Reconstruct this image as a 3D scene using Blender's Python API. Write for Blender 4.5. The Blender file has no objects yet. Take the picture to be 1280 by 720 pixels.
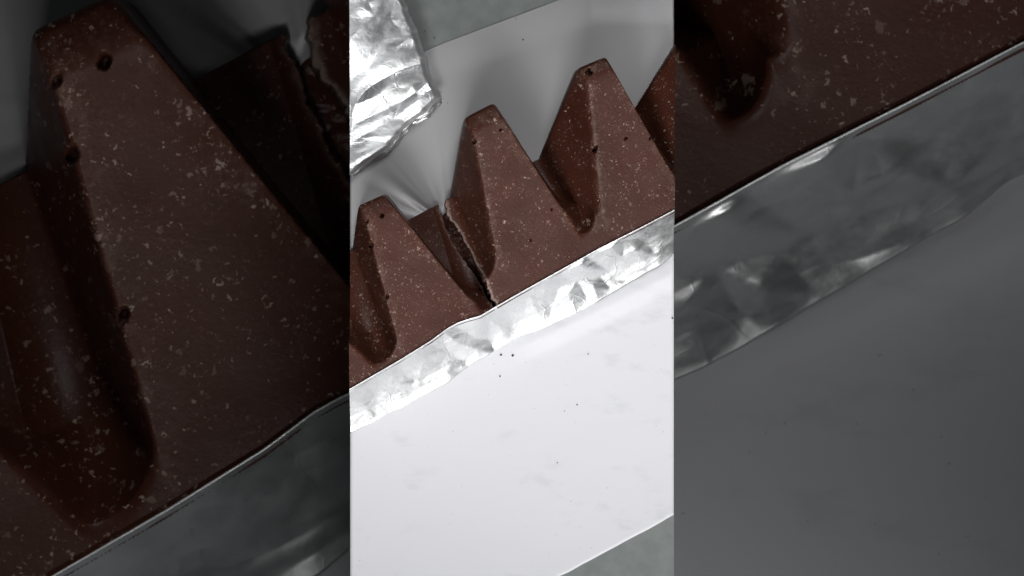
import bpy, math, random
import numpy as np
from mathutils import Vector

# ------------------------------------------------------------------ units
# Everything on the tables is laid out in "units" of 0.25 mm; U turns them into metres.
U = 0.00025
HALF = 204.0                 # half width of the raised table, in units
DROP = 0.45                  # the added lower table lies this far below the raised one (m)
BIG = 3.60                   # the copies added on the lower table are this much larger

scene = bpy.context.scene
col = scene.collection

# ------------------------------------------------------------------ camera
cam_d = bpy.data.cameras.new('camera')
cam = bpy.data.objects.new('camera', cam_d)
col.objects.link(cam)
CAM_H = 2.52
cam.location = (0, 0, CAM_H)
cam.rotation_euler = (0, 0, 0)
cam_d.sensor_width = 36
cam_d.lens = 36 * 2.5 / 0.32
cam_d.clip_start = 0.05
cam_d.clip_end = 50
cam_d.dof.use_dof = True
cam_d.dof.focus_distance = CAM_H - 0.022
cam_d.dof.aperture_fstop = 80
scene.camera = cam

# ------------------------------------------------------------------ world + lamps
world = bpy.data.worlds.new('World')
scene.world = world
world.use_nodes = True
bg = world.node_tree.nodes['Background']
bg.inputs['Color'].default_value = (0.86, 0.98, 1.0, 1)
bg.inputs['Strength'].default_value = 0.015


def lamp(name, loc, target, sx, sy, power, color, spread):
    l = bpy.data.lights.new(name, 'AREA')
    l.shape = 'RECTANGLE'
    l.size, l.size_y = sx, sy
    l.energy = power
    l.color = color
    l.spread = math.radians(spread)
    o = bpy.data.objects.new(name, l)
    o.location = loc
    d = Vector(target) - Vector(loc)
    o.rotation_euler = d.to_track_quat('-Z', 'Y').to_euler()
    col.objects.link(o)
    return o


lamp('softbox_front', (0.14, -0.66, 0.27), (0, -0.05, 0.0), 0.66, 0.46, 0.58, (1.0, 0.985, 0.975), 39)
lamp('fill_back', (0.10, 0.40, 0.66), (0, 0.01, 0.01), 0.46, 0.24, 0.12, (0.98, 0.985, 1.0), 20)  # added fill, softens the peaks' shadows on the back sheet
lamp('fill_ridges', (-0.06, -0.36, 0.56), (0, 0, 0.0), 0.34, 0.18, 0.11, (0.98, 0.99, 1.0), 28)  # added lamp, gives the chocolate ridges their highlights
lamp('fill_lower', (0.16, -0.42, 1.60), (0, 0, -0.2), 0.12, 0.12, 0.20, (0.98, 0.985, 1.0), 120)  # added lamp, lights the giant copies and their ridges

vs = scene.view_settings
vs.view_transform = 'Standard'
vs.look = 'None'
vs.exposure = 0
vs.gamma = 1
vs.use_curve_mapping = False
scene.cycles.use_denoising = True
scene.cycles.max_bounces = 8

# ------------------------------------------------------------------ node helpers


class NT:
    def __init__(self, name):
        self.m = bpy.data.materials.new(name)
        self.m.use_nodes = True
        self.t = self.m.node_tree
        self.b = self.t.nodes['Principled BSDF']
        tc = self.n('ShaderNodeTexCoord')
        mp = self.n('ShaderNodeMapping')
        mp.inputs['Scale'].default_value = (1 / U / 100,) * 3      # 1 texture unit = 100 layout units
        self.l(tc.outputs['Object'], mp.inputs['Vector'])
        self.co = mp.outputs['Vector']

    def n(self, t, **kw):
        nd = self.t.nodes.new(t)
        for k, v in kw.items():
            setattr(nd, k, v)
        return nd

    def l(self, a, b):
        self.t.links.new(a, b)

    def sock(self, v, inp):
        if isinstance(v, (int, float)):
            inp.default_value = v
        elif isinstance(v, tuple):
            inp.default_value = v
        else:
            self.l(v, inp)

    def math(self, op, a, b=0.0, c=None, clamp=False):
        nd = self.n('ShaderNodeMath', operation=op, use_clamp=clamp)
        self.sock(a, nd.inputs[0]); self.sock(b, nd.inputs[1])
        if c is not None:
            self.sock(c, nd.inputs[2])
        return nd.outputs[0]

    def noise(self, scale, detail=3, rough=0.5, vec=None, out='Fac'):
        nd = self.n('ShaderNodeTexNoise')
        nd.inputs['Scale'].default_value = scale
        nd.inputs['Detail'].default_value = detail
        nd.inputs['Roughness'].default_value = rough
        self.l(vec or self.co, nd.inputs['Vector'])
        return nd.outputs[out]

    def ramp(self, v, a, b, lo=0.0, hi=1.0, smooth=True):
        nd = self.n('ShaderNodeMapRange', interpolation_type='SMOOTHSTEP' if smooth else 'LINEAR')
        self.sock(v, nd.inputs['Value'])
        nd.inputs['From Min'].default_value = a; nd.inputs['From Max'].default_value = b
        nd.inputs['To Min'].default_value = lo; nd.inputs['To Max'].default_value = hi
        return nd.outputs['Result']

    def mix(self, f, a, b):
        nd = self.n('ShaderNodeMix', data_type='RGBA')
        self.sock(f, nd.inputs[0]); self.sock(a, nd.inputs[6]); self.sock(b, nd.inputs[7])
        return nd.outputs[2]

    def attr(self, name):
        return self.n('ShaderNodeAttribute', attribute_name=name).outputs['Fac']

    def bump(self, h, strength, dist):
        nd = self.n('ShaderNodeBump')
        nd.inputs['Strength'].default_value = strength
        nd.inputs['Distance'].default_value = dist
        self.l(h, nd.inputs['Height'])
        self.l(nd.outputs['Normal'], self.b.inputs['Normal'])


def warped(t, amp, scale):
    """coordinates pushed about by noise, for ragged speck outlines"""
    nz = t.noise(scale, 2, 0.6, out='Color')
    s = t.n('ShaderNodeVectorMath', operation='SUBTRACT'); t.l(nz, s.inputs[0]); s.inputs[1].default_value = (0.5,) * 3
    m = t.n('ShaderNodeVectorMath', operation='SCALE'); t.l(s.outputs[0], m.inputs[0]); m.inputs['Scale'].default_value = amp
    a = t.n('ShaderNodeVectorMath', operation='ADD'); t.l(t.co, a.inputs[0]); t.l(m.outputs[0], a.inputs[1])
    return a.outputs[0]


def mat_chocolate():
    t = NT('milk_chocolate')
    wv = warped(t, 0.075, 26)
    low = t.noise(1.3, 4, 0.55)
    fine = t.noise(28, 3, 0.6)
    base = t.mix(t.ramp(low, 0.3, 0.7), (0.053, 0.0160, 0.0093, 1), (0.071, 0.0222, 0.0132, 1))
    base = t.mix(t.ramp(fine, 0.35, 0.75, 0, 0.35), base, (0.083, 0.0295, 0.0190, 1))
    clump = t.math('ADD', t.math('MULTIPLY', t.noise(2.6, 3, 0.6), 0.6), t.math('MULTIPLY', t.noise(9, 2, 0.5), 0.4))
    # powdery bloom in loose patches, broken up finely
    bloom = t.math('MULTIPLY', t.ramp(t.noise(1.9, 4, 0.6), 0.46, 0.66), t.ramp(t.noise(42, 3, 0.7), 0.52, 0.66, 0, 0.30))
    base = t.mix(bloom, base, (0.24, 0.145, 0.11, 1))
    wear_sheen = t.attr('wear_sheen')
    total = None
    # three sizes of pale flecks (sugar bloom, crumbs of nougat pressed into the skin)
    for sc, rad, keep in ((46, 0.38, 0.46), (24, 0.34, 0.38), (9.5, 0.25, 0.26)):
        v = t.n('ShaderNodeTexVoronoi', feature='F1', voronoi_dimensions='2D')
        v.inputs['Scale'].default_value = sc
        v.inputs['Randomness'].default_value = 1.0
        t.l(wv, v.inputs['Vector'])
        sep = t.n('ShaderNodeSeparateColor'); t.l(v.outputs['Color'], sep.inputs[0])
        # a cell carries a fleck when its random number is below a local threshold
        thr = t.math('ADD', t.ramp(clump, 0.42, 0.62, keep * 0.06, keep * 1.5), t.math('MULTIPLY', wear_sheen, keep * 0.9))
        has = t.math('LESS_THAN', sep.outputs[0], thr)
        r = t.math('MULTIPLY', t.math('MULTIPLY_ADD', t.math('POWER', sep.outputs[1], 3.5), 0.95, 0.2), rad)
        hit = t.math('SUBTRACT', 1.0, t.math('DIVIDE', v.outputs['Distance'], r), clamp=True)
        hit = t.ramp(hit, 0.0, 0.45)
        hit = t.math('MULTIPLY', t.math('MULTIPLY', hit, has), t.math('MULTIPLY_ADD', t.math('POWER', sep.outputs[2], 1.6), 0.8, 0.2))
        total = hit if total is None else t.math('MAXIMUM', total, hit)
    scuff_sheen = t.math('MULTIPLY', wear_sheen, t.ramp(t.noise(9, 4, 0.7), 0.42, 0.7, 0, 0.34))  # pale scuffs, with ridge highlight put into the colour
    base = t.mix(scuff_sheen, base, (0.25, 0.155, 0.125, 1))
    rim = t.math('MULTIPLY', t.attr('broken'), t.ramp(t.noise(20, 3, 0.7), 0.3, 0.6, 0.25, 1.0))
    base = t.mix(rim, base, (0.30, 0.22, 0.19, 1))
    fleck = t.mix(t.noise(7, 1), (0.36, 0.24, 0.19, 1), (0.52, 0.41, 0.35, 1))
    c = t.mix(t.math('MULTIPLY', total, 0.9), base, fleck)
    t.l(c, t.b.inputs['Base Color'])
    rough = t.math('ADD', t.ramp(t.noise(4, 4, 0.6), 0.3, 0.7, 0.31, 0.43), t.math('MULTIPLY', total, 0.3))
    t.l(rough, t.b.inputs['Roughness'])
    t.b.inputs['Specular IOR Level'].default_value = 0.17
    h = t.math('ADD', t.math('MULTIPLY', total, 0.7), t.math('ADD', t.math('MULTIPLY', fine, 0.5), t.math('MULTIPLY', t.noise(70, 2), 0.35)))
    t.bump(h, 0.35, 1.6 * U)
    return t.m


def mat_foil(name, rough=0.16, base=(0.86, 0.875, 0.885, 1), metal=1.0, bump=0.35, creases=False):
    t = NT(name)
    v = t.noise(2.2, 4, 0.6)
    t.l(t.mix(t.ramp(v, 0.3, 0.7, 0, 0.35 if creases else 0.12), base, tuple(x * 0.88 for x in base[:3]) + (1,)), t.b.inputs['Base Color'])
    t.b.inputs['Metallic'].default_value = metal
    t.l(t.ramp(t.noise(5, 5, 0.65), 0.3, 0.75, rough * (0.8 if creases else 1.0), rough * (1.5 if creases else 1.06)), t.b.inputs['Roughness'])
    h = t.math('ADD', t.noise(3.5, 5, 0.62), t.math('MULTIPLY', t.noise(16, 3, 0.6), 0.18))
    if creases:
        wv = warped(t, 0.22, 2.5)
        for sc, am in ((3.2, 0.22), (8.0, 0.10)):
            v2 = t.n('ShaderNodeTexVoronoi', feature='DISTANCE_TO_EDGE', voronoi_dimensions='2D')
            v2.inputs['Scale'].default_value = sc
            t.l(wv, v2.inputs['Vector'])
            line = t.ramp(v2.outputs['Distance'], 0.0, 0.05, 1, 0)
            line = t.math('MULTIPLY', line, t.ramp(t.noise(1.7 * sc / 3, 2), 0.48, 0.62, 0, am))
            h = t.math('ADD', h, line)
    t.bump(h, bump, 9 * U)
    return t.m


def mat_paper():
    t = NT('white_coated_card')
    # faint greyish greasy smudges, in loose diagonal smears
    mp = t.n('ShaderNodeMapping'); mp.inputs['Rotation'].default_value = (0, 0, math.radians(-28)); mp.inputs['Scale'].default_value = (0.8, 1.6, 1)
    t.l(t.co, mp.inputs['Vector'])
    a = t.noise(2.2, 6, 0.62, vec=mp.outputs[0])
    b = t.noise(0.9, 3, 0.5)
    sm = t.math('MULTIPLY', t.ramp(a, 0.52, 0.70), t.ramp(b, 0.40, 0.60))
    c = t.mix(t.math('MULTIPLY', sm, 0.32), (0.83, 0.825, 0.85, 1), (0.60, 0.60, 0.62, 1))
    sp = t.ramp(t.noise(24, 2, 0.5), 0.75, 0.775)
    c = t.mix(t.math('MULTIPLY', sp, 0.45), c, (0.36, 0.33, 0.32, 1))
    t.l(c, t.b.inputs['Base Color'])
    t.l(t.ramp(sm, 0, 1, 0.48, 0.36), t.b.inputs['Roughness'])
    t.b.inputs['Specular IOR Level'].default_value = 0.35
    t.bump(t.noise(2.0, 4, 0.5), 0.12, 6 * U)
    return t.m


def mat_plain(name, c0, c1, rough, scale=5, spec=0.5):
    t = NT(name)
    t.l(t.mix(t.ramp(t.noise(scale, 5, 0.6), 0.3, 0.7), c0, c1), t.b.inputs['Base Color'])
    t.l(t.ramp(t.noise(scale * 1.7, 4, 0.6), 0.3, 0.7, rough * 0.85, rough * 1.15), t.b.inputs['Roughness'])
    t.b.inputs['Specular IOR Level'].default_value = spec
    t.bump(t.noise(40, 3, 0.6), 0.1, 1.5 * U)
    return t.m


M = {
    'choc': mat_chocolate(),
    'foil': mat_foil('crinkled_foil', 0.34, (0.74, 0.75, 0.757, 1), metal=0.82, bump=0.12, creases=True),
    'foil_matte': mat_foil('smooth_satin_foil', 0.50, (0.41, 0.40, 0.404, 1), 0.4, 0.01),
    'paper': mat_paper(),
    'table': mat_plain('grey_green_laminate', (0.205, 0.225, 0.217, 1), (0.245, 0.265, 0.256, 1), 0.35),
    'crumb': mat_plain('dark_chocolate_crumb', (0.03, 0.013, 0.01, 1), (0.06, 0.03, 0.022, 1), 0.6, 30),
}

# ------------------------------------------------------------------ mesh helpers


def P(x, y):
    """layout point (x to the right, y downwards, origin at the layout's corner) -> table coordinates in units"""
    return x - 640.0, 360.0 - y


def tag(o, label=None, cat=None, group=None, kind=None):
    if label: o['label'] = label
    if cat: o['category'] = cat
    if group: o['group'] = group
    if kind: o['kind'] = kind
    return o


def empty(name, loc=(0, 0, 0), scale=1.0):
    o = bpy.data.objects.new(name, None)
    o.location = loc
    o.scale = (scale,) * 3
    o.empty_display_size = 0.01
    col.objects.link(o)
    return o


def mesh_obj(name, verts, faces, mat, parent=None, smooth=True):
    me = bpy.data.meshes.new(name)
    me.from_pydata(verts, [], faces)
    me.update()
    me.materials.append(mat)
    if smooth:
        me.polygons.foreach_set('use_smooth', [True] * len(me.polygons))
    o = bpy.data.objects.new(name, me)
    o.parent = parent
    col.objects.link(o)
    return o


def quads_obj(name, co, quads, mat, parent=None, attrs=None, normals=None):
    """co (n,3) in metres, quads (m,4)"""
    me = bpy.data.meshes.new(name)
    n, m = len(co), len(quads)
    me.vertices.add(n); me.vertices.foreach_set('co', np.asarray(co, np.float32).ravel())
    me.loops.add(m * 4); me.loops.foreach_set('vertex_index', np.asarray(quads, np.int32).ravel())
    me.polygons.add(m); me.polygons.foreach_set('loop_start', np.arange(0, m * 4, 4, dtype=np.int32))
    me.update(calc_edges=True)
    me.validate()
    me.polygons.foreach_set('use_smooth', np.ones(len(me.polygons), bool))
    for k, v in (attrs or {}).items():
        a = me.attributes.new(k, 'FLOAT', 'POINT')
        a.data.foreach_set('value', np.asarray(v, np.float32))
    if normals is not None:
        me.normals_split_custom_set_from_vertices([tuple(x) for x in normals])
    me.materials.append(mat)
    o = bpy.data.objects.new(name, me)
    o.parent = parent
    col.objects.link(o)
    return o




def value_noise(x, y, scale, seed):
    """smooth 2-D value noise in [-1, 1]"""
    r = np.random.default_rng(seed)
    tab = r.uniform(-1, 1, (64, 64))
    xs, ys = np.asarray(x) / scale + 1000.0, np.asarray(y) / scale + 1000.0
    xi, yi = np.floor(xs).astype(int), np.floor(ys).astype(int)
    fx, fy = xs - xi, ys - yi
    fx = fx * fx * (3 - 2 * fx); fy = fy * fy * (3 - 2 * fy)
    g = lambda a, b: tab[a % 64, b % 64]
    return (g(xi, yi) * (1 - fx) + g(xi + 1, yi) * fx) * (1 - fy) + (g(xi, yi + 1) * (1 - fx) + g(xi + 1, yi + 1) * fx) * fy


def crumple(x, y, cell, seed, box):
    """network of sharp creases: second minus first distance to scattered points"""
    r = np.random.default_rng(seed)
    x0, x1, y0, y1 = box
    n = int(max(6, (x1 - x0 + 2 * cell) * (y1 - y0 + 2 * cell) / cell ** 2))
    px = r.uniform(x0 - cell, x1 + cell, n); py = r.uniform(y0 - cell, y1 + cell, n)
    f1 = np.full(np.shape(x), 1e9); f2 = f1.copy()
    for a, b in zip(px, py):
        d = np.hypot(x - a, y - b)
        f2 = np.minimum(f2, np.maximum(f1, d)); f1 = np.minimum(f1, d)
    return np.minimum((f2 - f1) / cell, 1.0)


def facets(x, y, pts, soften=2):
    """piecewise flat surface through scattered (x, y, z) points, like creased foil; slightly softened"""
    from mathutils.geometry import delaunay_2d_cdt
    r = delaunay_2d_cdt([Vector(p[:2]) for p in pts], [], [], 0, 1e-6)
    vs_, fs_, src = r[0], r[2], r[3]
    hz = [pts[o[0]][2] if o else 0.0 for o in src]
    out = np.zeros(np.shape(x))
    for f in fs_:
        for k in range(1, len(f) - 1):
            a, b, c = f[0], f[k], f[k + 1]
            A, B, C = vs_[a], vs_[b], vs_[c]
            m = (x >= min(A.x, B.x, C.x)) & (x <= max(A.x, B.x, C.x)) & (y >= min(A.y, B.y, C.y)) & (y <= max(A.y, B.y, C.y))
            if not m.any():
                continue
            det = (B.y - C.y) * (A.x - C.x) + (C.x - B.x) * (A.y - C.y)
            if abs(det) < 1e-9:
                continue
            px, py = x[m], y[m]
            l1 = ((B.y - C.y) * (px - C.x) + (C.x - B.x) * (py - C.y)) / det
            l2 = ((C.y - A.y) * (px - C.x) + (A.x - C.x) * (py - C.y)) / det
            l3 = 1 - l1 - l2
            ins = (l1 > -1e-6) & (l2 > -1e-6) & (l3 > -1e-6)
            v_ = out[m]
            v_[ins] = (l1 * hz[a] + l2 * hz[b] + l3 * hz[c])[ins]
            out[m] = v_
    for _ in range(soften):
        for ax in (0, 1):
            p = np.pad(out, [(1, 1) if ax == i else (0, 0) for i in (0, 1)], mode='edge')
            out = (np.take(p, range(0, out.shape[ax]), ax) + 2 * out + np.take(p, range(2, out.shape[ax] + 2), ax)) / 4
    return out


def sstep(a, b, v):
    t = np.clip((v - a) / (b - a), 0, 1)
    return t * t * (3 - 2 * t)


# ------------------------------------------------------------------ the tables
def box_verts(x0, x1, y0, y1, z0, z1):
    v = [(x0, y0, z0), (x1, y0, z0), (x1, y1, z0), (x0, y1, z0), (x0, y0, z1), (x1, y0, z1), (x1, y1, z1), (x0, y1, z1)]
    f = [(3, 2, 1, 0), (4, 5, 6, 7), (0, 1, 5, 4), (1, 2, 6, 5), (2, 3, 7, 6), (3, 0, 4, 7)]
    return v, f


v, f = box_verts(-1.6, 1.6, -1.6, 1.6, -DROP - 0.05, -DROP)
tag(mesh_obj('added_lower_table', v, f, M['table'], smooth=False), kind='structure')  # added surface below, carries the dim enlarged copies
v, f = box_verts(-HALF * U, HALF * U, -0.125, 0.125, -DROP, 0)
tag(mesh_obj('raised_table', v, f, M['table'], smooth=False), kind='structure')  # grey table top, on a block added to raise it

# ------------------------------------------------------------------ chocolate bars
# Each triangular chunk is given by where its corners lie on the table; the bar is tipped back in
# its wrapper so that its broad sloping face looks up.
E1, E2 = math.radians(28.0), math.radians(23.5)


# upper and lower edge of the foil flap along the bar's front
FT = [(250, 596), (330, 550), (436, 487), (500, 450), (540, 425), (560, 410), (572, 403.5), (585, 399), (600, 395), (612, 388), (650, 366), (700, 338), (750, 310), (800, 285), (844, 262), (960, 205), (1030, 172)]
FB = [(250, 636), (330, 597), (436, 543), (480, 521), (520, 500), (560, 478), (600, 450), (620, 437), (640, 427), (680, 411), (720, 393), (760, 368), (800, 346), (825, 331), (844, 315), (960, 262), (1030, 225)]


class Frame:
    def __init__(self, ang, ref, zf, slope):
        self.a, self.ref, self.zf, self.s = ang, ref, zf, slope

    def v(self, x, y):
        return -(x - self.ref[0]) * math.sin(self.a) - (y - self.ref[1]) * math.cos(self.a)

    def flank(self, x, y):
        return self.zf + self.s * self.v(x, y)


F1 = Frame(E1, (500, 450), 60, 0.42)
F2 = Frame(E2, (700, 338), 66, 0.42)


def line_d(x, y, p, q):
    """signed distance from the line p->q, positive on its left when y points down (outside)"""
    dx, dy = q[0] - p[0], q[1] - p[1]
    L = math.hypot(dx, dy)
    return ((x - p[0]) * dy - (y - p[1]) * dx) / L


def plane3(a, b, c):
    n = np.cross(np.subtract(b, a), np.subtract(c, a))
    return lambda x, y: a[2] - (n[0] * (x - a[0]) + n[1] * (y - a[1])) / n[2]


def smin(zs, k):
    zs = np.stack(zs)
    m = zs.min(0)
    return m - k * np.log(np.exp(-(zs - m) / k).sum(0))


def smax2(a, b, k):
    h = np.maximum(k - np.abs(a - b), 0) / k
    return np.maximum(a, b) + h * h * k * 0.25


# TL, TR tip line; FL, FR lower edge of the small tip face; RB foot of left ridge; RR foot of right edge; C rear end of valley at left
CH = {
    'p0': dict(TL=(301, 338), TR=(333, 321), FL=(309, 357), FR=(340, 341), RB=(352, 522), RR=(452, 447), C=(296, 382), zc=18),
    'p1': dict(TL=(449.5, 258), TR=(481, 244), FL=(457.5, 277), FR=(488, 262), RB=(499, 440), RR=(597, 389), C=(441, 306), zc=18),
    'p2': dict(TL=(581.5, 149), TR=(616.5, 131), FL=(590, 166), FR=(623, 149), RB=(622, 336), RR=(714, 281), C=(563, 244), zc=18),
    'p3': dict(TL=(721, 88), TR=(756, 73.5), FL=(732, 100), FR=(763, 89), RB=(751, 281), RR=(852, 240), C=(674, 198), zc=18),
    'p4': dict(TL=(858, 36), TR=(893, 22), FL=(870, 48), FR=(901, 37), RB=(880, 236), RR=(985, 190), C=(792, 139), zc=18),
}
PITS = [(593, 178, 2.6), (734, 91, 3.0), (737.5, 93, 2.6), (743.5, 187, 3.6), (782, 174, 1.6), (459, 278, 2.4), (478.5, 270, 2.6), (464.5, 307, 3.0),
        (484, 371, 3.0), (626, 164, 1.6), (813, 173, 1.8), (569, 0, 0.1), (738, 76, 0.1), (690, 262, 1.3), (663, 300, 1.2)]

BREAK_L = [(543, 240), (548, 262), (560, 292), (575, 318), (594, 344), (609, 370), (617, 383), (640, 430)]     # edge of left piece
BREAK_R = [(548, 225), (556, 250), (560, 270), (572.5, 287), (584, 308), (598.5, 334), (608, 353), (619.5, 382), (642, 430)]     # edge of right piece


# the chunk whose left wall bounds each valley
VAL = {1: ('p0', 'p1', 'p2'), 2: ('p2', 'p3', 'p4', 'p4')}


def bar_height(piece, x, y):
    if piece == 1:
        fr, names, uvals, rear = F1, ('p0', 'p1'), [(330, 530), (477, 453), (606, 388)], 150
    else:
        fr, names, uvals, rear = F2, ('p2', 'p3', 'p4'), [(602, 352), (730, 292), (862, 244)], 138
    fl = fr.flank(x, y)
    vv = fr.v(x, y)
    wob = value_noise(x, y, 26, 3) * 0.5 + value_noise(x, y, 60, 4) * 0.8
    peaks = []
    for nme in names:
        c = CH[nme]
        z3 = lambda p: (p[0], p[1], float(fr.flank(p[0], p[1])))
        side = plane3(z3(c['FL']), z3(c['RB']), (c['C'][0], c['C'][1], c['zc']))(x, y) - 0.5
        facet = fl - 0.8 * line_d(x, y, c['FL'], c['FR'])
        d_top = line_d(x, y, c['TL'], c['TR']); d_right = line_d(x, y, c['TR'], c['RR']); d_rear = line_d(x, y, c['C'], c['TL'])
        # the right-hand wall is steep at the tip and eases into the rounded valley at its foot
        ex, ey = c['RR'][0] - c['TR'][0], c['RR'][1] - c['TR'][1]
        te = ((x - c['TR'][0]) * ex + (y - c['TR'][1]) * ey) / (ex * ex + ey * ey)
        ease = sstep(0.45, 0.92, te)
        dd = -smin([-d_top, -d_right, -d_rear], 2.0) - 0.8       # outline with rounded corners
        RND = 4.5
        tq = np.clip((dd + RND) / RND, 0, 1)
        drop = RND * (1 - np.sqrt(np.maximum(0, 1 - tq * tq))) * (1 - 0.6 * ease) + (60.0 - 57.6 * ease) * np.maximum(dd, 0)
        peaks.append(smin([side, facet, fl + 8], 2.0) - drop)
    pk = peaks[0]
    for p in peaks[1:]:
        pk = np.maximum(pk, p)
    # valley: a U-shaped lip in the broad face, its floor dropping away behind
    ux = np.array([p[0] for p in uvals], float); uv = np.array([fr.v(*p) for p in uvals])
    vU = np.interp(x, ux, uv)
    near = np.full(x.shape, 9.0)
    for k, u_ in enumerate(uvals):
        c = CH[VAL[piece][k]]
        xl_ = np.interp(y, [c['TL'][1], c['C'][1], u_[1], u_[1] + 100], [c['TL'][0], c['C'][0], u_[0], u_[0] + 30])
        near = np.minimum(near, np.abs(x - xl_) / 27.0)
    tv = vv - vU - 18 * np.minimum(near, 1.0) ** 2.2
    tp = np.maximum(tv, 0)
    floor = fr.zf + fr.s * vU + fr.s * 18 * np.minimum(near, 1.0) ** 2.2 - 0.95 * np.minimum(tv, 0) - 52 * (1 - np.exp(-tp / 27))
    body = floor - 16 * np.maximum(0, vv - rear)
    z = smax2(body, pk, 12.0)
    z = smin([z, fl], 3.0)
    # the front edge of the bar follows the line where the foil leans on it
    front = (y - np.interp(x, *zip(*FT))) * 0.88
    z = z - 9 * np.maximum(0, front - 3.0)
    z = z + wob * 0.6
    rag = value_noise(x, y, 9, 7) * 1.2 + value_noise(x, y, 4.5, 8) * 1.0 + value_noise(x, y, 2.2, 9) * 0.9
    if piece == 1:
        ys = np.array([p[1] for p in BREAK_L]); xs = np.array([p[0] for p in BREAK_L])
        d = (x - np.interp(y, ys, xs) + rag) * 0.88
        z = z - 8 * np.maximum(0, 318 - x) * 0.9
    else:
        ys = np.array([p[1] for p in BREAK_R]); xs = np.array([p[0] for p in BREAK_R])
        d = -(x - np.interp(y, ys, xs) + rag) * 0.88
        z = z - 8 * np.maximum(0, x - 968)
    zcut = z - 14 * np.maximum(0, d)
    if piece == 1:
        # chocolate strip added at the very bottom of the crack so it reads dark
        crack_fill = np.minimum(z, 3.2 + 0.8 * value_noise(x, y, 4, 14))
        zcut = np.where((d > 0) & (d < 26) & (vv < rear - 3), np.maximum(zcut, crack_fill), zcut)
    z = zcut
    for a, b, r in PITS:
        m = (np.abs(x - a) < 12) & (np.abs(y - b) < 12)
        if m.any():
            dd = np.hypot((x[m] - a), (y[m] - b) * 0.8 + (x[m] - a) * 0.3) + 0.9 * value_noise(x[m], y[m], 2.4, 17)
            z[m] = z[m] - 3.4 * r * (1 - sstep(r * 0.4, r * 1.2, dd))
    # scuffs plus painted ridge highlight: along ridges, right edges and tip faces
    wear_sheen = np.zeros_like(x)
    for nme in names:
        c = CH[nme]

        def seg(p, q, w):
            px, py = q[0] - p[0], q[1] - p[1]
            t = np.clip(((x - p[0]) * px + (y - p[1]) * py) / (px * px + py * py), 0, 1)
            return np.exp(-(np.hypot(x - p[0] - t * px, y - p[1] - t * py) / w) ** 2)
        wear_sheen = np.maximum(wear_sheen, 0.9 * seg((c['FL'][0] + 4, c['FL'][1]), (c['RB'][0] + 4, c['RB'][1]), 7))
        wear_sheen = np.maximum(wear_sheen, 0.55 * seg(c['FR'], c['RR'], 6))
        wear_sheen = np.maximum(wear_sheen, 0.95 * seg(((c['TL'][0] + c['FL'][0]) / 2, (c['TL'][1] + c['FL'][1]) / 2), ((c['TR'][0] + c['FR'][0]) / 2, (c['TR'][1] + c['FR'][1]) / 2), 9))
    # the side walls and valleys get less of it than the broad face
    wear_sheen = wear_sheen - 0.45 * sstep(3, 14, fl - z)
    broken = np.exp(-((d + 0.9) / 1.7) ** 2)
    if piece == 1:
        broken = broken * 0.35
    who = np.zeros(x.shape, int)
    for k in range(1, len(names)):
        c = CH[names[k]]; u_ = uvals[k]
        by = [c['TL'][1], c['C'][1], u_[1], u_[1] + 100]; bx = [c['TL'][0], c['C'][0], u_[0], u_[0] + 30]
        who = who + (x > np.interp(y, by, bx))
    return z, wear_sheen, broken, who, names


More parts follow.
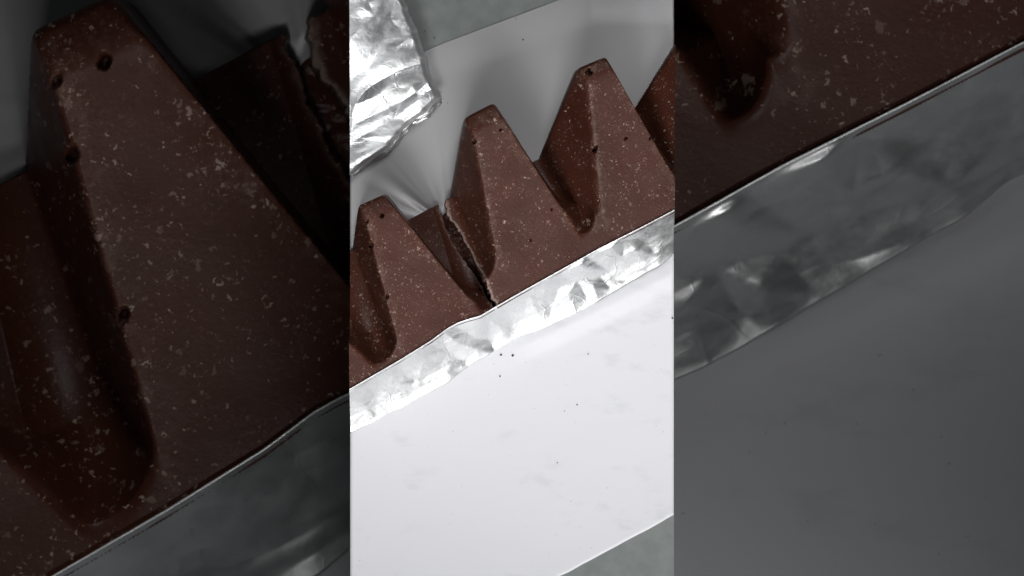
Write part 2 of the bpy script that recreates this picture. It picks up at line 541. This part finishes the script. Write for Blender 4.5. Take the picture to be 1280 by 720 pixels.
def build_bar(piece, xlo, xhi, step, root):
    """one broken-off length of the bar as chunk meshes under root, cropped to layout x in [xlo, xhi]"""
    y0, y1 = (5, 500) if piece == 2 else (225, 590)
    if piece == 2:
        xlo = max(xlo, 535)
    else:
        xhi = min(xhi, 660)
    nx = int(round((xhi - xlo) / step)) + 1
    ny = int(round((y1 - y0) / step)) + 1
    gx, gy = np.meshgrid(np.linspace(xlo, xhi, nx), np.linspace(y0, y1, ny))
    z, wear_sheen, broken, who, names = bar_height(piece, gx, gy)
    # smooth vertex normals straight from the height function
    e = 0.4
    zx = (bar_height(piece, gx + e, gy)[0] - bar_height(piece, gx - e, gy)[0]) / (2 * e)
    zy = (bar_height(piece, gx, gy + e)[0] - bar_height(piece, gx, gy - e)[0]) / (2 * e)
    nrm = np.stack([-zx, zy, np.ones_like(zx)], -1)
    nrm /= np.linalg.norm(nrm, axis=-1, keepdims=True)
    zc = np.maximum(z, 0.4)
    X, Y = P(gx, gy)
    co = np.stack([X, Y, zc], -1) * U
    alive = z > 0.4
    cell = alive[:-1, :-1] | alive[1:, :-1] | alive[:-1, 1:] | alive[1:, 1:]
    cw = who[:-1, :-1]
    idx = np.arange(nx * ny).reshape(ny, nx)
    flat = co.reshape(-1, 3)
    for k, nme in enumerate(names):
        sel = cell & (cw == k)
        if sel.sum() < 40:
            continue
        if sel.sum() < 15000:                 # drop stray crumbs of a thin sliver
            rest, best = sel.copy(), None
            while rest.any():
                grow = np.zeros_like(sel); grow[tuple(np.argwhere(rest)[0])] = True
                while True:
                    g2 = grow.copy()
                    g2[1:] |= grow[:-1]; g2[:-1] |= grow[1:]; g2[:, 1:] |= grow[:, :-1]; g2[:, :-1] |= grow[:, 1:]
                    g2 &= sel
                    if (g2 == grow).all():
                        break
                    grow = g2
                rest &= ~grow
                if best is None or grow.sum() > best.sum():
                    best = grow
            sel = best
        a, b, c, d = idx[1:, :-1][sel], idx[1:, 1:][sel], idx[:-1, 1:][sel], idx[:-1, :-1][sel]
        q = np.stack([a, b, c, d], -1)
        vco, vn = flat, nrm.reshape(-1, 3)
        # close the cut ends down to the table
        extra_v, extra_n, extra_q = [], [], []
        base = nx * ny
        for colx, sgn in ((0, -1), (nx - 1, 1)):
            cc = 0 if colx == 0 else nx - 2
            for r in np.nonzero(sel[:, cc])[0]:
                i0, i1 = idx[r, colx], idx[r + 1, colx]
                if max(flat[i0, 2], flat[i1, 2]) < 1.0 * U:
                    continue
                n0 = base + len(extra_v)
                for i in (i0, i1):
                    extra_v.append((flat[i, 0], flat[i, 1], 0.4 * U)); extra_n.append((sgn, 0, 0))
                qd = (i0, i1, n0 + 1, n0)
                extra_q.append(qd if sgn > 0 else qd[::-1])
        att = {'wear_sheen': wear_sheen.ravel(), 'broken': broken.ravel()}
        if extra_v:
            vco = np.vstack([vco, extra_v]); vn = np.vstack([vn, extra_n]); q = np.vstack([q, extra_q])
            att = {kk: np.concatenate([vv, np.zeros(len(extra_v))]) for kk, vv in att.items()}
        used = np.unique(q)
        remap = np.full(len(vco), -1); remap[used] = np.arange(len(used))
        quads_obj('chunk', vco[used], remap[q], M['choc'], root, {kk: np.clip(vv[used], 0, 1) for kk, vv in att.items()}, vn[used])


# ------------------------------------------------------------------ foil
def build_front_flap(xlo, xhi, root):
    du = 1.0
    nx = int((xhi - xlo) / du) + 1
    xs = np.linspace(xlo, xhi, nx)
    W = 64
    ty = np.interp(xs, *zip(*FT)); by = np.interp(xs, *zip(*FB))
    k = np.exp(-np.linspace(-2, 2, 9) ** 2); k /= k.sum()
    sm = lambda a: np.convolve(np.pad(a, 4, mode='reflect', reflect_type='odd'), k, 'valid')
    ty, by = sm(ty), sm(by)
    w = np.linspace(0, 1, W)[:, None]
    X = np.repeat(xs[None, :], W, 0)
    Yy = ty * (1 - w) + by * w
    # height: leans on the bar's front face at its upper edge, comes down to the card at its lower edge
    mixf = sstep(590, 630, xs)
    zt = F1.flank(xs, ty) * (1 - mixf) + F2.flank(xs, ty) * mixf + 2.6
    zb = 2.5 + 4 * sstep(650, 760, xs) + 1.2 * value_noise(xs, xs * 0, 40, 21)
    prof = 0.45 * (1 - w) + 0.55 * (1 - w) ** 1.7
    Z = zb + (zt - zb) * prof
    box = (xlo, xhi, 240, 640)
    # elongated creases running along and across the strip
    ca, sa = math.cos(E1), math.sin(E1)
    al = (X - 640) * ca - (Yy - 360) * sa
    ac = (X - 640) * sa + (Yy - 360) * ca
    edge = sstep(0, 0.10, w) * (0.4 + 0.6 * sstep(0, 0.15, 1 - w))
    # creases: a few pinched folds at known places, loose facets everywhere else
    rn = np.random.default_rng(77)
    pts = [(731, 334, 9), (742, 359, 7), (712, 366, 5), (672, 391, 3), (765, 309, 8), (795, 312, 9), (821, 318, 6), (785, 351, -2), (760, 338, -5), (748, 345, -6),
           (722, 350, -5), (700, 360, -4), (735, 370, -3), (715, 384, 3), (780, 300, -4), (805, 300, -3), (808, 330, 5), (840, 300, 5), (690, 385, -3), (655, 395, -2),
           (570, 408, 0), (572, 430, 7), (592, 402, 2), (596, 438, 8), (582, 452, -3), (560, 440, -3), (610, 425, -4), (628, 412, 2), (640, 398, -2), (600, 455, 3),
           (545, 462, -1), (530, 450, 3), (508, 470, -2), (490, 480, 2), (470, 500, -2), (520, 480, 2), (452, 505, 2), (640, 378, 0), (680, 360, 2), (680, 372, -3)]
    fixed = list(pts)
    for px in np.arange(230, 1060, 24):
        for f_ in (-0.1, 0.2, 0.45, 0.7, 0.95, 1.2):
            qx = px + rn.uniform(-8, 8)
            qy = np.interp(qx, *zip(*FT)) * (1 - f_) + np.interp(qx, *zip(*FB)) * f_ + rn.uniform(-5, 5)
            if min((qx - a[0]) ** 2 + (qy - a[1]) ** 2 for a in fixed) > 15 ** 2:
                pts.append((qx, qy, rn.normal(0, 0.35 + 0.45 * (qx > 615))))
    Z = Z + facets(X, Yy, pts, 2) * edge * 0.55
    Z = Z + (value_noise(al * 0.35 + ac * 0.5, ac, 26, 33) * 1.2 + 0.9 * np.abs(value_noise(al * 0.3 - ac * 0.3, ac * 1.2, 9, 34))) * edge
    # lower hem rolls in shallow waves
    Yy = Yy + value_noise(xs, xs * 0, 18, 35) * 1.4 * w ** 3
    Xp, Yp = P(X, Yy)
    co = np.stack([Xp, Yp, np.maximum(Z, 1.6)], -1).reshape(-1, 3) * U
    idx = np.arange(W * nx).reshape(W, nx)
    q = np.stack([idx[1:, :-1], idx[1:, 1:], idx[:-1, 1:], idx[:-1, :-1]], -1).reshape(-1, 4)
    o = quads_obj('front_flap', co, q, M['foil'], root)
    sd = o.modifiers.new('thickness', 'SOLIDIFY'); sd.thickness = 0.5 * U; sd.offset = -1
    return o


def build_back_sheet(xlo, xhi, ylo, root):
    st = 2.0
    nx = int((xhi - xlo) / st) + 1
    xs = np.linspace(xlo, xhi, nx)
    # the sheet ends along a slanting edge at the far side, and under the bar's front at the near side
    far = np.maximum(np.interp(xs, [430, 500, 520, 551, 690, 740], [80, 72, 66, 52, 0, -20]), ylo)
    near = np.interp(xs, *zip(*FT)) + 8
    ny = 190
    w = np.linspace(0, 1, ny)[:, None]
    gx = np.repeat(xs[None, :], ny, 0)
    gy = far * (1 - w) + near * w
    z = 3.0 + 1.2 * (value_noise(gx, gy, 90, 41) + 1)
    # folds gathered towards the break
    dx, dy = gx - 560, gy - 282
    r = np.hypot(dx, dy); an = np.arctan2(dy, dx)
    n1 = value_noise(an * 40, an * 0, 9.0, 43) + 0.5 * np.abs(value_noise(an * 40, an * 0 + 9, 5, 44))
    z = z + 4 * n1 * np.exp(-(r / 55) ** 2) * sstep(6, 30, r) + 1.2 * n1 * np.exp(-(r / 130) ** 2) * sstep(10, 40, r)
    # behind the right-hand peaks it swells gently towards the bar; under the bar it is pressed flat
    rear = np.interp(gx, [300, 430, 550, 560, 673, 800, 1000], [376, 312, 264, 252, 202, 138, 55])
    z = z + 11 * sstep(540, 690, gx) * sstep(0, 1, (gy - far) / np.maximum(rear - far, 30))
    z = 0.9 + (np.maximum(z, 1.2) - 0.9) * sstep(0, 50, gy - far)
    z = z + (1.6 - z) * sstep(-4, 16, gy - rear)
    Xp, Yp = P(gx, gy)
    co = np.stack([Xp, Yp, z], -1).reshape(-1, 3) * U
    idx = np.arange(ny * nx).reshape(ny, nx)
    q = np.stack([idx[1:, :-1], idx[1:, 1:], idx[:-1, 1:], idx[:-1, :-1]], -1).reshape(-1, 4)
    o = quads_obj('back_sheet', co, q, M['foil_matte'], root)
    sd = o.modifiers.new('thickness', 'SOLIDIFY'); sd.thickness = 0.5 * U; sd.offset = -1
    return o


SCR_R = [(-30, 494), (0, 505), (20, 513), (50, 527), (75, 533), (100, 542), (112, 547), (120, 550), (127, 544), (138, 533), (150, 515), (163, 503), (180, 489), (193, 472), (208, 450), (220, 436)]


def build_scrap(root):
    ys = np.arange(-30, 219, 1.0)
    W = 110
    xr = np.interp(ys, *zip(*SCR_R)) + value_noise(ys, ys * 0, 7, 51) * 1.6
    t = np.linspace(0, 1, W)[None, :]
    xl = 436.3
    X = xl + (np.maximum(xr, xl + 0.8)[:, None] - xl) * t
    Y = np.repeat(ys[:, None], W, 1)
    box = (430, 560, -40, 230)
    # creases fan diagonally across the crumpled end
    a = math.radians(-32)
    p, qv = X * math.cos(a) - Y * math.sin(a), X * math.sin(a) + Y * math.cos(a)
    rn = np.random.default_rng(12)
    pts = []
    for gp in np.arange(-60, 360, 22):
        for gq in np.arange(-60, 300, 46):
            # points strung out along the fold direction: long narrow facets
            ux, uy = 0.86, -0.51
            cx = 500 + ux * (gq - 120) + uy * -1 * -(gp - 150) * 0 + 0.51 * (gp - 150) * 0.9
            cy = 95 + uy * (gq - 120) + 0.86 * (gp - 150)
            pts.append((cx + rn.uniform(-13, 13), cy + rn.uniform(-7, 7), rn.normal(0, 1.5)))
    z = 28 + 0.8 * facets(X, Y, pts, 2) + 6 * value_noise(X, Y, 60, 55)
    aa = math.radians(24)
    p2, q2 = X * math.cos(aa) - Y * math.sin(aa), X * math.sin(aa) + Y * math.cos(aa)
    z = z + 6.0 * np.abs(value_noise(p2 * 0.3 + 0.3 * q2, q2, 30, 57)) + 0.35 * np.abs(value_noise(p2 * 0.5 - q2 * 0.4, q2, 13, 58))
    z = z + 0.19 * (218 - Y) - 0.10 * (X - 436)
    # hem turns down along the cut lower edge and the torn right edge
    hem = np.clip((xr[:, None] - X) / 10, 0, 1)
    z = z - 9 * (1 - hem) ** 2
    Xp, Yp = P(X, Y)
    co = np.stack([Xp, Yp, z], -1).reshape(-1, 3) * U
    idx = np.arange(len(ys) * W).reshape(len(ys), W)
    q = np.stack([idx[1:, :-1], idx[1:, 1:], idx[:-1, 1:], idx[:-1, :-1]], -1).reshape(-1, 4)
    o = quads_obj('upper_sheet', co, q, M['foil'], root)
    sd = o.modifiers.new('thickness', 'SOLIDIFY'); sd.thickness = 0.6 * U; sd.offset = -1
    # folded layers showing at the corner and along the cut edge
    for k in range(3):
        pts_o = [(551 + k * 0.6, 119 + 3.4 * k), (536, 139 + 3.0 * k), (516, 152 + 2.2 * k), (490, 182 + 1.6 * k), (472, 195 + 1.5 * k), (437, 220.5 + 1.0 * k)]
        pts_i = [(532, 112), (515, 128), (500, 142), (476, 168), (458, 182), (437, 205)]
        n = 60
        tt = np.linspace(0, 1, n); ts = np.linspace(0, 1, len(pts_o))
        ox = np.interp(tt, ts, [p[0] for p in pts_o]) + value_noise(tt * 100, tt * 0, 4, 60 + k) * 0.7
        oy = np.interp(tt, ts, [p[1] for p in pts_o]) + value_noise(tt * 100, tt * 0, 5, 70 + k) * 1.0
        ix = np.interp(tt, ts, [p[0] for p in pts_i]); iy = np.interp(tt, ts, [p[1] for p in pts_i])
        w = np.linspace(0, 1, 8)[:, None]
        gx, gy = ix * (1 - w) + ox * w, iy * (1 - w) + oy * w
        gz = 17 - 4.2 * k - 4 * w + 1.2 * value_noise(gx, gy, 9, 80 + k)
        Xp, Yp = P(gx, gy)
        co = np.stack([Xp, Yp, gz], -1).reshape(-1, 3) * U
        idx = np.arange(8 * n).reshape(8, n)
        q = np.stack([idx[1:, :-1], idx[1:, 1:], idx[:-1, 1:], idx[:-1, :-1]], -1).reshape(-1, 4)
        o = quads_obj('folded_layer', co, q, M['foil'], root)
        sd = o.modifiers.new('thickness', 'SOLIDIFY'); sd.thickness = 0.6 * U; sd.offset = -1


# ------------------------------------------------------------------ white card
def build_card(xlo, xhi, ybot_fn, name):
    """sheet of white card from under the foil to its near edge; returns the object"""
    nx = int((xhi - xlo) / 4) + 1
    xs = np.linspace(xlo, xhi, nx)
    top = np.interp(xs, *zip(*FT)) + 16
    bot = ybot_fn(xs)
    W = 90
    w = np.linspace(0, 1, W)[:, None]
    X = np.repeat(xs[None, :], W, 0)
    Y = top * (1 - w) + bot * w
    z = 1.3 + 0.0 * X + 0.5 * (value_noise(X, Y, 120, 91) + 1)
    # a shallow fold line running beside the foil
    fold = (Y - np.interp(X, [600, 700, 844, 1000], [455, 411, 341, 268]))
    z = z + 4.5 * np.clip(1 - np.abs(fold) / 22, 0, 1) * sstep(600, 700, X)
    Xp, Yp = P(X, Y)
    co = np.stack([Xp, Yp, z], -1).reshape(-1, 3) * U
    idx = np.arange(W * nx).reshape(W, nx)
    q = np.stack([idx[1:, :-1], idx[1:, 1:], idx[:-1, 1:], idx[:-1, :-1]], -1).reshape(-1, 4)
    o = quads_obj(name, co, q, M['paper'])
    sd = o.modifiers.new('thickness', 'SOLIDIFY'); sd.thickness = 1.0 * U; sd.offset = -1
    return o


# ------------------------------------------------------------------ raised table: the ordinary bar
E = 0.3
L, R = 436 + E, 844 - E
r = empty('chocolate_bar_piece')
tag(r, 'brown milk chocolate bar piece with one peak, left of the break, on bright raised table', 'chocolate bar')
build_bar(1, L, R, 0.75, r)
r = empty('chocolate_bar_piece')
tag(r, 'brown milk chocolate bar piece with two peaks, right of the break, on bright raised table', 'chocolate bar')
build_bar(2, L, R, 0.75, r)
r = empty('foil_wrapper')
tag(r, 'opened silver foil wrapper lying under the small bar, crinkled flap along its front', 'foil wrapper')
build_front_flap(L, R, r)
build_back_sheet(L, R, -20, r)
r = empty('foil_scrap')
tag(r, 'crumpled shiny silver foil end with folded layers, at upper left above the small bar', 'foil scrap')
build_scrap(r)
o = build_card(L, R, lambda x: np.minimum(646 + (844 - x) * 0.541, 850) + 0.8 * value_noise(x, x * 0, 14, 95), 'white_card')
tag(o, 'bright white smudged card sheet in front of the small bar', 'card')

# crumbs
rr = random.Random(4)


def crumb(x, y, r_, z, label, group):
    vs_, fs_ = [], []
    import bmesh
    bm = bmesh.new()
    bmesh.ops.create_icosphere(bm, subdivisions=1, radius=r_ * 0.85 * U)
    for vv in bm.verts:
        vv.co *= rr.uniform(0.65, 1.25)
        vv.co.z *= 0.7
    me = bpy.data.meshes.new('crumb')
    bm.to_mesh(me); bm.free()
    me.materials.append(M['crumb'])
    o = bpy.data.objects.new('crumb', me)
    X, Y = P(x, y)
    o.location = (X * U, Y * U, (z + r_ * 0.45) * U)
    o.rotation_euler = (0, 0, rr.uniform(0, 6))
    col.objects.link(o)
    tag(o, label, 'crumb', group)


G1, G2 = 'crumbs on the white card', 'specks behind the small bar'
for x, y, s, lab in (
        (626, 444, 1.9, 'left one of two dark crumbs just under the foil below the break'),
        (641, 445, 2.2, 'right, larger one of two dark crumbs just under the foil below the break'),
        (625, 471, 1.3, 'small crumb on white card, straight below the pair under the foil'),
        (722, 507, 1.3, 'dark crumb on white card, highest of three right of the middle'),
        (736, 443, 1.1, 'tiny crumb on white card nearest the crinkled foil at right'),
        (842, 398, 1.7, 'dark crumb at the right margin of the white card'),
        (697, 580, 1.0, 'tiny crumb lowest on the white card'),
        (706, 515, 0.9, 'faintest tiny crumb at the middle of the white card')):
    crumb(x, y, s, 2.2, lab, G1)
for x, y, s, z, lab in (
        (542, 45, 1.3, 1.0, 'tiny dark speck on grey table just right of the foil scrap'),
        (530, 36, 1.0, 1.0, 'tiny dark speck on grey table closest to the foil scrap edge'),
        (645, 21, 0.9, 4.5, 'tiny dark speck by the far edge of the smooth foil sheet'),
        (654, 47, 1.3, 4.5, 'dark speck on smooth foil sheet above the middle peak'),
        (773, 44, 1.0, 4.5, 'dark speck on smooth foil sheet above the tallest peak'),
        (559, 127, 0.9, 4.5, 'tiny dark speck on smooth foil below the corner of the foil scrap')):
    crumb(x, y, s, z, lab, G2)

# ------------------------------------------------------------------ lower table: enlarged shaded copies, added to make the dim side panels
GAP = HALF / BIG + 1.5                         # the raised table stands between the two halves
LL, LR = 300.0, 640.0 - GAP
RL, RH = 640.0 + GAP, 985.0
OFF = (0.0, 0.0, -DROP)
r = empty('chocolate_bar_piece', OFF, BIG)
tag(r, 'added giant dark shaded copy of chocolate bar piece with one broad peak, filling the left side below', 'chocolate bar')
build_bar(1, LL, LR, 0.8, r)
r = empty('chocolate_bar_piece', OFF, BIG)
tag(r, 'added giant dark copy of chocolate bar sliver past the break, at top left beside the raised table', 'chocolate bar')
build_bar(2, 535, LR, 0.8, r)
r = empty('chocolate_bar_piece', OFF, BIG)
tag(r, 'added giant dark shaded copy of chocolate bar piece with pale flecks, at upper right side below', 'chocolate bar')
build_bar(2, RL, RH, 0.8, r)
for lo, hi, side, lab in ((LL, LR, 'left', 'added giant copy of foil wrapper in shade at lower left, smooth dull grey flap'), (RL, RH, 'right', 'added giant copy of foil wrapper in shade at right, crinkled grey flap crossing diagonally')):
    r = empty('foil_wrapper', OFF, BIG)
    tag(r, lab, 'foil wrapper')
    build_front_flap(lo, hi, r)
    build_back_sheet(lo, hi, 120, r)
    o = build_card(lo, hi, lambda x: 0 * x + 700, 'white_card')
    o.location = OFF; o.scale = (BIG,) * 3
    tag(o, 'added giant copy of card sheet in shade at %s below the giant foil flap' % ('bottom left corner' if side == 'left' else 'lower right'), 'card')
